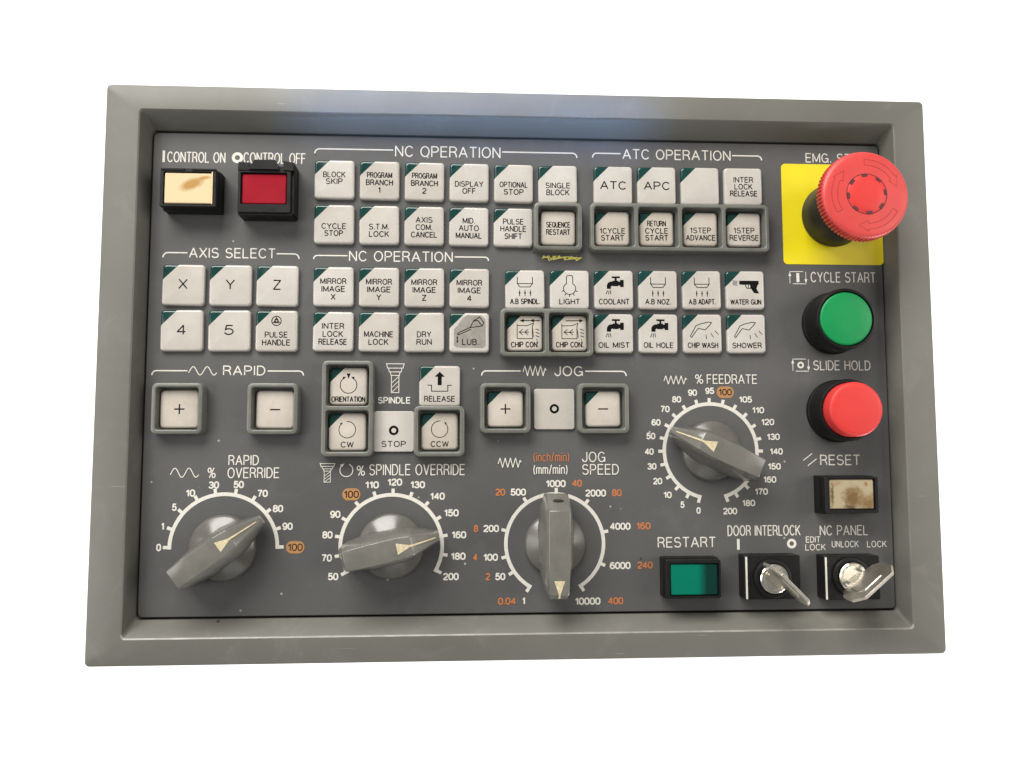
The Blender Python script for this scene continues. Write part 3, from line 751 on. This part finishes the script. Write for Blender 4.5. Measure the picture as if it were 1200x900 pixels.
def key_guard(u0, u1, v0, v1, nx, ny, label):
    """raised rim with nx by ny openings; pixel box of its top face"""
    um, vm = (u0 + u1) / 2, (v0 + v1) / 2
    x0, x1 = at(u0, vm, GH)[0], at(u1, vm, GH)[0]; y0, y1 = at(um, v1, GH)[1], at(um, v0, GH)[1]
    cx, cy, W, H = (x0 + x1) / 2, (y0 + y1) / 2, x1 - x0, y1 - y0
    bm = bmesh.new(); wall = 2.0
    loops = [(rrect(W + .5, H + .5, 2.8, 6), 0), (rrect(W + .1, H + .1, 2.6, 6), GH - .8), (rrect(W - .5, H - .5, 2.4, 6), GH - .18), (rrect(W - 1.2, H - 1.2, 2.2, 6), GH)]
    vs = loft(bm, loops, False, False)
    edges = [bm.edges.get((vs[-1][k], vs[-1][(k + 1) % len(vs[-1])])) for k in range(len(vs[-1]))]
    ow = (W - wall * (nx + 1)) / nx; oh = (H - wall * (ny + 1)) / ny
    for a in range(nx):
        for b in range(ny):
            ox = -W / 2 + wall + ow / 2 + a * (ow + wall); oy = -H / 2 + wall + oh / 2 + b * (oh + wall)
            il = [(rrect(ow + .8, oh + .8, 1.9, 6, ox, oy), GH), (rrect(ow + .15, oh + .15, 1.6, 6, ox, oy), GH - .2), (rrect(ow, oh, 1.5, 6, ox, oy), GH - .8), (rrect(ow - 1.5, oh - 1.5, 1.4, 6, ox, oy), .05)]
            vi = [[bm.verts.new((x, y, z)) for x, y in pts] for pts, z in il]
            for p, q_ in zip(vi, vi[1:]):
                n = len(p)
                for k in range(n): bm.faces.new((p[k], p[(k + 1) % n], q_[(k + 1) % n], q_[k]))
            edges += [bm.edges.get((vi[0][k], vi[0][(k + 1) % len(vi[0])])) for k in range(len(vi[0]))]
    bmesh.ops.triangle_fill(bm, use_beauty=True, use_dissolve=False, edges=edges, normal=(0, 0, 1))
    bmesh.ops.recalc_face_normals(bm, faces=bm.faces)
    # dark floor of each opening
    for a in range(nx):
        for b in range(ny):
            ox = -W / 2 + wall + ow / 2 + a * (ow + wall); oy = -H / 2 + wall + oh / 2 + b * (oh + wall)
            f = bm.faces.new([bm.verts.new((x, y, .06)) for x, y in rrect(ow - 1.4, oh - 1.4, 1.4, 6, ox, oy)]); f.material_index = 1
    link("key_guard", mesh_bm(bm), [M_GUARD, M_GUARD], panel, (cx, cy, ZP + .01), label=label, smooth=30)
key_guard(626, 682.3, 237, 293, 1, 1, "raised grey rim around the SEQUENCE RESTART key")
key_guard(691.8, 901.8, 238.5, 294.2, 4, 1, "long raised grey rim around the four ATC start keys")
key_guard(586.2, 695.4, 361.4, 417.4, 2, 1, "raised grey rim around the two CHIP CON keys")
key_guard(176.6, 237, 448.6, 508.8, 1, 1, "raised grey rim around the RAPID plus key")
key_guard(289, 349, 448.8, 509, 1, 1, "raised grey rim around the RAPID minus key")
key_guard(376.4, 437, 422.4, 535, 1, 2, "tall raised grey rim around ORIENTATION and CW keys")
key_guard(484.8, 544.4, 475.6, 535, 1, 1, "raised grey rim around the CCW key")
key_guard(562.6, 621.8, 448.8, 507.6, 1, 1, "raised grey rim around the JOG plus key")
key_guard(677.6, 737.4, 449, 507.8, 1, 1, "raised grey rim around the JOG minus key")

# ------------------------------------------------------------------ rotary knobs
KZ = 22.0
POINTED = [(-23.8, 8.5, 4.0, 5.0), (-19.8, KZ, 4.6, 7.2), (-8, KZ, 5.0, 8.9), (5, KZ, 5.0, 8.7), (11.5, KZ - .3, 4.4, 7.2), (23.7, 10, 1.3, 2.3)]
BLUNT = [(-24.4, 10, 4.8, 5.8), (-17.3, KZ, 5.0, 7.8), (-6, KZ, 5.1, 9.0), (8, KZ, 5.0, 8.8), (21.2, KZ - .6, 4.5, 5.6), (24.0, 15, 4.2, 4.8)]
def knob_handle(secs):
    bm = bmesh.new(); rings = []
    for x, zt, ht, hb in secs:
        zb = 4.0
        rings.append([bm.verts.new(p) for p in ((x, -hb, zb), (x, -ht, zt), (x, ht, zt), (x, hb, zb))])
    for a, b in zip(rings, rings[1:]):
        for k in range(4): bm.faces.new((a[k], b[k], b[(k + 1) % 4], a[(k + 1) % 4]))
    bm.faces.new(rings[0]); bm.faces.new(rings[-1][::-1])
    bmesh.ops.recalc_face_normals(bm, faces=bm.faces)
    es = [e for e in bm.edges if len(e.link_faces) == 2 and e.calc_face_angle(0) > .12]
    bmesh.ops.bevel(bm, geom=es, offset=.5, segments=3, affect='EDGES', profile=.5, clamp_overlap=True)
    return mesh_bm(bm, "handle")
def knob_pointer(blunt=False):
    bm = bmesh.new()
    def prism(pts, t=.12):
        lo = [bm.verts.new((x, y, z - .2)) for x, y, z in pts]; hi = [bm.verts.new((x, y, z + t)) for x, y, z in pts]
        bm.faces.new(hi); n = len(pts)
        for k in range(n): bm.faces.new((lo[k], lo[(k + 1) % n], hi[(k + 1) % n], hi[k]))
    if blunt:
        prism([(14.6, -2.5, KZ - .25), (20.8, -.4, KZ - .5), (20.8, .4, KZ - .5), (14.6, 2.5, KZ - .25)])
        prism([(20.8, -.4, KZ - .5), (22.6, -.4, KZ - 1.5), (22.6, .4, KZ - 1.5), (20.8, .4, KZ - .5)], .35)
        bmesh.ops.recalc_face_normals(bm, faces=bm.faces)
        return mesh_bm(bm, "pointer")
    prism([(4.6, -2.6, KZ), (10.4, -.5, KZ - .25), (10.4, .5, KZ - .25), (4.6, 2.6, KZ)])
    zs = lambda x: KZ - .05 + (x - 11.5) / 12.2 * (10 - KZ + .3)
    prism([(10.4, -.5, KZ - .25), (11.9, -.40, zs(11.9)), (11.9, .40, zs(11.9)), (10.4, .5, KZ - .25)], .2)
    prism([(11.9, -.40, zs(11.9)), (22.2, -.24, zs(22.2)), (22.2, .24, zs(22.2)), (11.9, .40, zs(11.9))], .2)
    bmesh.ops.recalc_face_normals(bm, faces=bm.faces)
    return mesh_bm(bm, "pointer")
def skirt(r):
    bm = bmesh.new()
    lathe(bm, [(r, 0.05), (r, 2.0), (r - .3, 2.6), (r - .9, 3.1), (4, 8.6), (3.5, 8.7)], 72)
    me = mesh_bm(bm, "skirt"); me.materials.append(M_SKIRT)
    me.shade_smooth(); me.set_sharp_from_angle(angle=math.radians(30)); return me
knob0 = link("rotary_knob", skirt(15.5), M_KNOB, panel, (0, 0, ZP), smooth=30)
link("handle", knob_handle(POINTED), M_KNOB, knob0, (0, 0, 0), smooth=30)
link("pointer_mark", knob_pointer(), M_POINT, knob0, (0, 0, 0), smooth=0)
def copy_part(o, parent):
    c = o.copy(); col.objects.link(c); c.parent = parent
    for ch in o.children: copy_part(ch, c)
    return c
for i, ((x, y), ang, lab) in enumerate([(C_RAPID, 36, "grey pointer knob turned to 80 on the RAPID OVERRIDE scale"), (C_SPIN, 13, "grey pointer knob turned to 160 on the SPINDLE OVERRIDE scale"),
                                        (C_JOG, -90.5, "grey pointer knob pointing down on the JOG SPEED scale"), (C_FEED, 155, "grey pointer knob turned to 60 on the FEEDRATE scale")]):
    k = knob0 if i == 0 else copy_part(knob0, panel)
    k.location = (x * MM, y * MM, ZP * MM); k.rotation_euler = (0, 0, math.radians(ang)); k["label"] = lab
    if i >= 2: k.data = skirt(14.7)
    if i == 2:
        for ch in k.children:
            ch.data = knob_handle(BLUNT) if ch.name.startswith("handle") else knob_pointer(True)
            ch.data.materials.append(M_KNOB if ch.name.startswith("handle") else M_POINT)
            if ch.name.startswith("handle"): ch.data.shade_smooth(); ch.data.set_sharp_from_angle(angle=math.radians(30))
        bm = bmesh.new()
        lo = arc(0, 0, 1.0, 2.5, 0, 340, 17)
        loft(bm, [(lo, -.3), (lo, .12)])
        h = link("set_screw_hole", mesh_bm(bm), M_GAP, k, (-21.6, 0, 15.5), smooth=0)
        h.rotation_euler = (0, -math.atan2(KZ - 10, 7.5), 0)

# ------------------------------------------------------------------ illuminated rectangular buttons
def indicator(face, lens_px, hh, lens_m, label, worn_top=False, lens_drop=.7):
    u0, u1, v0, v1 = face; um, vm = (u0 + u1) / 2, (v0 + v1) / 2
    x0, x1 = at(u0, vm, hh)[0], at(u1, vm, hh)[0]; y0, y1 = at(um, v1, hh)[1], at(um, v0, hh)[1]
    cx, cy, W, H = (x0 + x1) / 2, (y0 + y1) / 2, x1 - x0, y1 - y0
    u0, u1, v0, v1 = lens_px; zl = hh - lens_drop
    a0, a1 = at(u0, vm, zl)[0] - cx, at(u1, vm, zl)[0] - cx; b0, b1 = at(um, v1, zl)[1] - cy, at(um, v0, zl)[1] - cy
    bm = bmesh.new()
    def lp(w_, h_, z, ox=0, oy=0, r=.5): return (rrect(w_, h_, r, 3, ox, oy), z)
    lw, lh, lx, ly = a1 - a0, b1 - b0, (a0 + a1) / 2, (b0 + b1) / 2
    loft(bm, [lp(W + .9, H + .9, 0.02), lp(W + .9, H + .9, hh * .55), lp(W, H, hh * .55 + .02), lp(W, H, hh - .3), lp(W - .5, H - .5, hh),
              lp(lw + 1.5, lh + 1.5, hh, lx, ly, .6), lp(lw + .9, lh + .9, hh - 1.8, lx, ly, .6)], cap_top=True)
    hs = link("indicator_button", mesh_bm(bm), M_BLACK, panel, (cx, cy, ZP), label=label, smooth=25)
    bm = bmesh.new()
    loft(bm, [lp(lw + .3, lh + .3, -1.0), lp(lw + .3, lh + .3, -.25), lp(lw - .4, lh - .4, 0)])
    link("lens", mesh_bm(bm), lens_m, hs, (lx, ly, zl), smooth=25)
    return hs, W, H
hs, W, H = indicator((187.3, 253, 197.2, 242), (193.2, 248.5, 203.2, 237.8), 12, M_LENS_ON, "CONTROL ON button with cream stained lens", lens_drop=.3)
bm = bmesh.new()
for a, b in ((-W / 2 + .3, -1.6), (1.6, W / 2 - .3)): box(bm, a, b, H / 2 - .9, H / 2 - .2, 11.7, 12.5)
link("rim_strip", mesh_bm(bm), M_BLACKM, hs, (0, 0, 0), smooth=0)
bm = bmesh.new(); box(bm, W / 2 - 2.1, W / 2 - 1.55, -H / 2 + 1.4, H / 2 - 1.6, 11.0, 12.15)
link("lens_edge", mesh_bm(bm), plain("amber_edge", (0.62, 0.50, 0.28), .15), hs, (0, 0, 0), smooth=0)
hs, W, H = indicator((278.6, 340.5, 197.5, 249), (284, 335, 204.6, 238.2), 12, M_LENS_OFF, "CONTROL OFF button with crimson lens and broken black shroud", lens_drop=1.0)
bm = bmesh.new()
def blk(pts, h0, h1):
    loft(bm, [([(x, H / 2 + y) for x, y in pts], .03), ([(x, H / 2 + y) for x, y in pts], h0), ([(x, H / 2 + y - (.5 if y > 0 else 0)) for x, y in pts], h1)])
blk([(-W / 2 - .1, -.9), (-W / 2 + 5.6, -.9), (-W / 2 + 5.0, 3.0), (-W / 2 + .1, 3.3)], 11.6, 12.4)
blk([(-W / 2 + 5.2, -.6), (W / 2 - 5.4, -.6), (W / 2 - 7.6, 4.3), (-W / 2 + 7.6, 4.2)], 12.4, 13.2)
blk([(-W / 2 + 5.0, -.7), (W / 2 - 3.0, -.7), (W / 2 - 3.0, 1.4), (-W / 2 + 5.0, 1.4)], 11.2, 11.8)
blk([(W / 2 - 3.6, -.9), (W / 2 + 1.2, -.9), (W / 2 + 1.2, 3.2), (W / 2 - 3.6, 4.0)], 11.8, 12.6)
box(bm, W / 2 + .05, W / 2 + 1.3, -H / 2, H / 2, .03, 10.5)
box(bm, -W / 2, W / 2 + .6, -H / 2 - .9, -H / 2 + .1, .03, 11)
sh = link("shroud", mesh_bm(bm), M_BLACKM, hs, (0, 0, 0), label="broken black shroud over the CONTROL OFF button", smooth=0)
indicator((967.2, 1029.5, 559, 602), (972.8, 1023.5, 562.4, 595.8), 12, M_LENS_RESET, "RESET button with dirty brown stained lens")
indicator((781.2, 845, 656.3, 701.6), (786.6, 840.6, 661.6, 696.8), 12, M_LENS_RESTART, "RESTART button with teal green lens")

# ------------------------------------------------------------------ round push buttons
def collar(bm, h): lathe(bm, [(15.6, .03), (15.6, 2.5), (15.2, 3.0), (15.1, h - 1.2), (14.6, h - .3), (13.9, h), (13.6, h), (13.4, h - .8), (13.3, h - 4)], 72, cap_top=False)
bm = bmesh.new(); collar(bm, 16.4)
x, y = at(992.2, 373.4, 16.4)
pb = link("push_button", mesh_bm(bm), M_BLACKM, panel, (x, y, ZP), label="round green CYCLE START button in black collar", smooth=30)
bm = bmesh.new(); lathe(bm, [(13.1, 12), (13.1, 15.6), (12.8, 16.1), (12.1, 16.35), (6, 16.5), (.5, 16.55)], 72)
link("button_cap", mesh_bm(bm), M_GREEN, pb, (0, 0, 0), smooth=40)
bm = bmesh.new(); collar(bm, 14.5)
x, y = at(999.0, 480.0, 17)
pb = link("push_button", mesh_bm(bm), M_BLACKM, panel, (x, y, ZP), label="round red SLIDE HOLD button standing out of its black collar", smooth=30)
bm = bmesh.new(); lathe(bm, [(13.1, 10), (13.1, 19.9), (12.8, 20.8), (12.1, 21.3), (10.5, 21.5), (5, 21.7), (.5, 21.75)], 72)
link("button_cap", mesh_bm(bm), M_RED2, pb, (0, 0, 0), smooth=40)

# ------------------------------------------------------------------ emergency stop
ex, ey = at(975.5, 253)
bm = bmesh.new()
lathe(bm, [(16.2, .25), (16.2, 1.5), (15.9, 2.0), (15.6, 15), (15.0, 16), (13, 24)], 72)
es = link("emergency_stop_button", mesh_bm(bm), M_BARREL, panel, (ex, ey, ZP), label="large red mushroom EMG STOP button on yellow square", smooth=30)
p0, p1 = at(916.6, 252), at(1033.2, 252); q0, q1 = at(975, 310.2), at(975, 193)
bm = bmesh.new(); loft(bm, [(rrect(p1[0] - p0[0], q1[1] - q0[1], 2.2, 6), 0.02), (rrect(p1[0] - p0[0], q1[1] - q0[1], 2.2, 6), .22)])
link("yellow_backplate", mesh_bm(bm), M_YELLOW, es, ((p0[0] + p1[0]) / 2 - ex, (q0[1] + q1[1]) / 2 - ey, 0), smooth=25)
ZH = 36.0; HR = 21.1
bm = bmesh.new(); NK = 216
def knurl(r, amp): return [(r2 * cos(2 * pi * k / NK), r2 * sin(2 * pi * k / NK)) for k in range(NK) for r2 in (r - (amp if k % 3 == 0 else 0),)]
loft(bm, [(knurl(13.2, 0), ZH - 11.5), (knurl(15.5, .2), ZH - 9.6), (knurl(HR - .8, .8), ZH - 8.0), (knurl(HR, .8), ZH - 7.0), (knurl(HR, .8), ZH - 3.2), (knurl(HR - .15, .35), ZH - 2.4), (knurl(HR - .55, 0), ZH - 1.5), (knurl(HR - 1.3, 0), ZH - .85),
          (knurl(HR - 2.6, 0), ZH - .5), (knurl(HR - 5, 0), ZH - .35), (knurl(9.75, 0), ZH), (knurl(9.7, 0), ZH - .7)], cap_top=True)
hd = link("mushroom_head", mesh_bm(bm), M_RED, es, (0, 0, 0), smooth=38)
bm = bmesh.new(); lathe(bm, [(9.45, ZH - .68), (9.45, ZH - .1), (9.2, ZH + .1), (5, ZH + .25), (.5, ZH + .3)], 64)
link("centre_disc", mesh_bm(bm), M_RED2, es, (0, 0, 0), smooth=40)
bm = bmesh.new()
for k in range(8):
    t = 2 * pi * k / 8 + .1
    v = []
    c_, s_ = cos(t), sin(t)
    pts = [(8.2, -1.35), (9.6, -1.45), (9.6, 1.45), (8.2, 1.35)]
    loft(bm, [([(a * c_ - b * s_, a * s_ + b * c_) for a, b in pts], ZH - .3), ([(a * c_ - b * s_, a * s_ + b * c_) for a, b in pts], ZH + .26)])
vr = loft(bm, [(circ(9.72, 64), ZH - .2), (circ(9.72, 64), ZH + .05), (circ(9.42, 64), ZH + .05), (circ(9.42, 64), ZH - .2)], False, False)
link("notch_marks", mesh_bm(bm), M_REDG, es, (0, 0, 0), label="dark notches around the centre disc", smooth=0)
# three turn arrows pressed into the head
ink = Ink(0)
def zhead(r): return ZH - .35 + (HR - 5 - r) / (HR - 5 - 9.75) * .35 if r < HR - 5 else ZH - .35 - (r - HR + 5) / 2.4 * .15
bm = bmesh.new()
def tube_arc(pts, rad=.16):
    rings = []
    for k, (x, y) in enumerate(pts):
        p = Vector((x, y)); d = Vector(pts[min(k + 1, len(pts) - 1)]) - Vector(pts[max(k - 1, 0)]); d.normalize(); n = Vector((-d.y, d.x))
        z = zhead(p.length) + .01
        rings.append([bm.verts.new((p.x + n.x * a, p.y + n.y * a, z + b)) for a, b in ((-rad, -.1), (-rad * .6, .08), (rad * .6, .08), (rad, -.1))])
    for a, b in zip(rings, rings[1:]):
        for j in range(3): bm.faces.new((a[j], a[j + 1], b[j + 1], b[j]))
for a_ in (92, 212, 332):
    A = lambda r, d: (r * cos(math.radians(a_ + d)), r * sin(math.radians(a_ + d)))
    outer = [A(16.6, -d) for d in range(0, 62, 4)]; inner = [A(13.9, -d) for d in range(0, 62, 4)]
    path = outer + [A(17.6, -60), A(15.2, -78), A(12.6, -60)] + inner[::-1] + [outer[0]]
    tube_arc(path)
bmesh.ops.recalc_face_normals(bm, faces=bm.faces)
link("turn_arrows", mesh_bm(bm), M_REDG if False else plain("arrow_red", (0.27, 0.022, 0.020), .5), es, (0, 0, 0), label="three moulded turn arrows on the red head", smooth=40)

# ------------------------------------------------------------------ key switches and their keys
def keyswitch(face, lock_c, hh, label):
    u0, u1, v0, v1 = face; um, vm = (u0 + u1) / 2, (v0 + v1) / 2
    x0, x1 = at(u0, vm, hh)[0], at(u1, vm, hh)[0]; y0, y1 = at(um, v1, hh)[1], at(um, v0, hh)[1]
    cx, cy, W, H = (x0 + x1) / 2, (y0 + y1) / 2, x1 - x0, y1 - y0
    bm = bmesh.new()
    loft(bm, [(rrect(W, H, .5, 3), .03), (rrect(W, H, .5, 3), hh - .3), (rrect(W - .6, H - .6, .4, 3), hh)])
    b = link("key_switch", mesh_bm(bm), M_BLACK, panel, (cx, cy, ZP), label=label, smooth=25)
    lx, ly = at(*lock_c, hh + 3); lx -= cx; ly -= cy
    bm = bmesh.new()
    lathe(bm, [(9.3, hh - .5), (9.3, hh + 1.2), (8.8, hh + 1.8), (7.6, hh + 2.0), (7.3, hh + 1.2)], 56, cap_top=True)
    link("lock_collar", mesh_bm(bm), M_BLACKM, b, (lx, ly, 0), smooth=30)
    bm = bmesh.new()
    lathe(bm, [(6.9, hh + .5), (6.9, hh + 2.9), (6.4, hh + 3.3), (5.2, hh + 3.4), (4.9, hh + 3.0), (1, hh + 2.9)], 56)
    link("lock_cylinder", mesh_bm(bm), M_STEEL, b, (lx, ly, 0), smooth=30)
    bm = bmesh.new(); box(bm, -W / 2 + .35, -W / 2 + 1.25, -H / 2 + .3, H / 2 - .5, hh - .2, hh + .12)
    link("position_line", mesh_bm(bm), M_WHITE, b, (0, 0, 0), smooth=0)
    return cx + lx, cy + ly, hh + 3.0
k1 = keyswitch((873, 938, 651, 702.4), (908, 678.6), 9, "DOOR INTERLOCK key switch with white line on its black body")
k2 = keyswitch((966.4, 1031, 651.5, 703), (1000.6, 676.4), 9, "NC PANEL key switch on its black body")
def metal_key():
    # bow: clipped plate standing on edge; x across, z outwards
    t = .72
    prof = [(-3.4, -.2), (3.4, -.2), (3.6, 3.2), (9.4, 5.0), (12.4, 9.5), (12.4, 18.0), (8.4, 24.5), (-8.4, 24.5), (-12.4, 18.0), (-12.4, 9.5), (-9.4, 5.0), (-3.6, 3.2)]
    bm = bmesh.new()
    f_ = [bm.verts.new((x, -t, z)) for x, z in prof]; b_ = [bm.verts.new((x, t, z)) for x, z in prof]
    bm.faces.new(f_); bm.faces.new(b_[::-1]); n = len(prof)
    for k in range(n): bm.faces.new((f_[k], b_[k], b_[(k + 1) % n], f_[(k + 1) % n]))
    bmesh.ops.recalc_face_normals(bm, faces=bm.faces)
    bmesh.ops.bevel(bm, geom=[e for e in bm.edges if e.calc_face_angle(0) > 1.0], offset=.16, segments=2, affect='EDGES')
    # raised boss on both flats of the bow, shaft with the blade into the lock
    for sg in (-1, 1):
        pts = [(-6.2, 8.5), (6.2, 8.5), (7.6, 11), (7.6, 16.6), (5.2, 20.2), (-5.2, 20.2), (-7.6, 16.6), (-7.6, 11)]
        a = [bm.verts.new((x, sg * (t - .1), z)) for x, z in pts]; c = [bm.verts.new((x * .92, sg * (t + .35), 13 + (z - 13) * .92)) for x, z in pts]
        bm.faces.new(c if sg < 0 else c[::-1])
        for k in range(8):
            q_ = (a[k], a[(k + 1) % 8], c[(k + 1) % 8], c[k]); bm.faces.new(q_ if sg < 0 else q_[::-1])
    return mesh_bm(bm, "bow")
def add_key(k, ang, label):
    o = link("metal_key", bow_me, M_KEYM, None, (k[0], k[1], ZP + k[2]), math.radians(ang), smooth=25)
    o["label"] = label; o["category"] = "key"
    bl = link("blade", blade_me, M_STEEL, o, (0, 0, 0), smooth=0)
    return o
bow_me = metal_key()
bm = bmesh.new(); box(bm, -2.9, 2.9, -.6, .6, -2.6, -.15); blade_me = mesh_bm(bm)
add_key(k1, -45, "flat nickel key seen edge on in the DOOR INTERLOCK lock")
add_key(k2, 40, "scratched nickel key with its flat bow turned to the light in the NC PANEL lock")
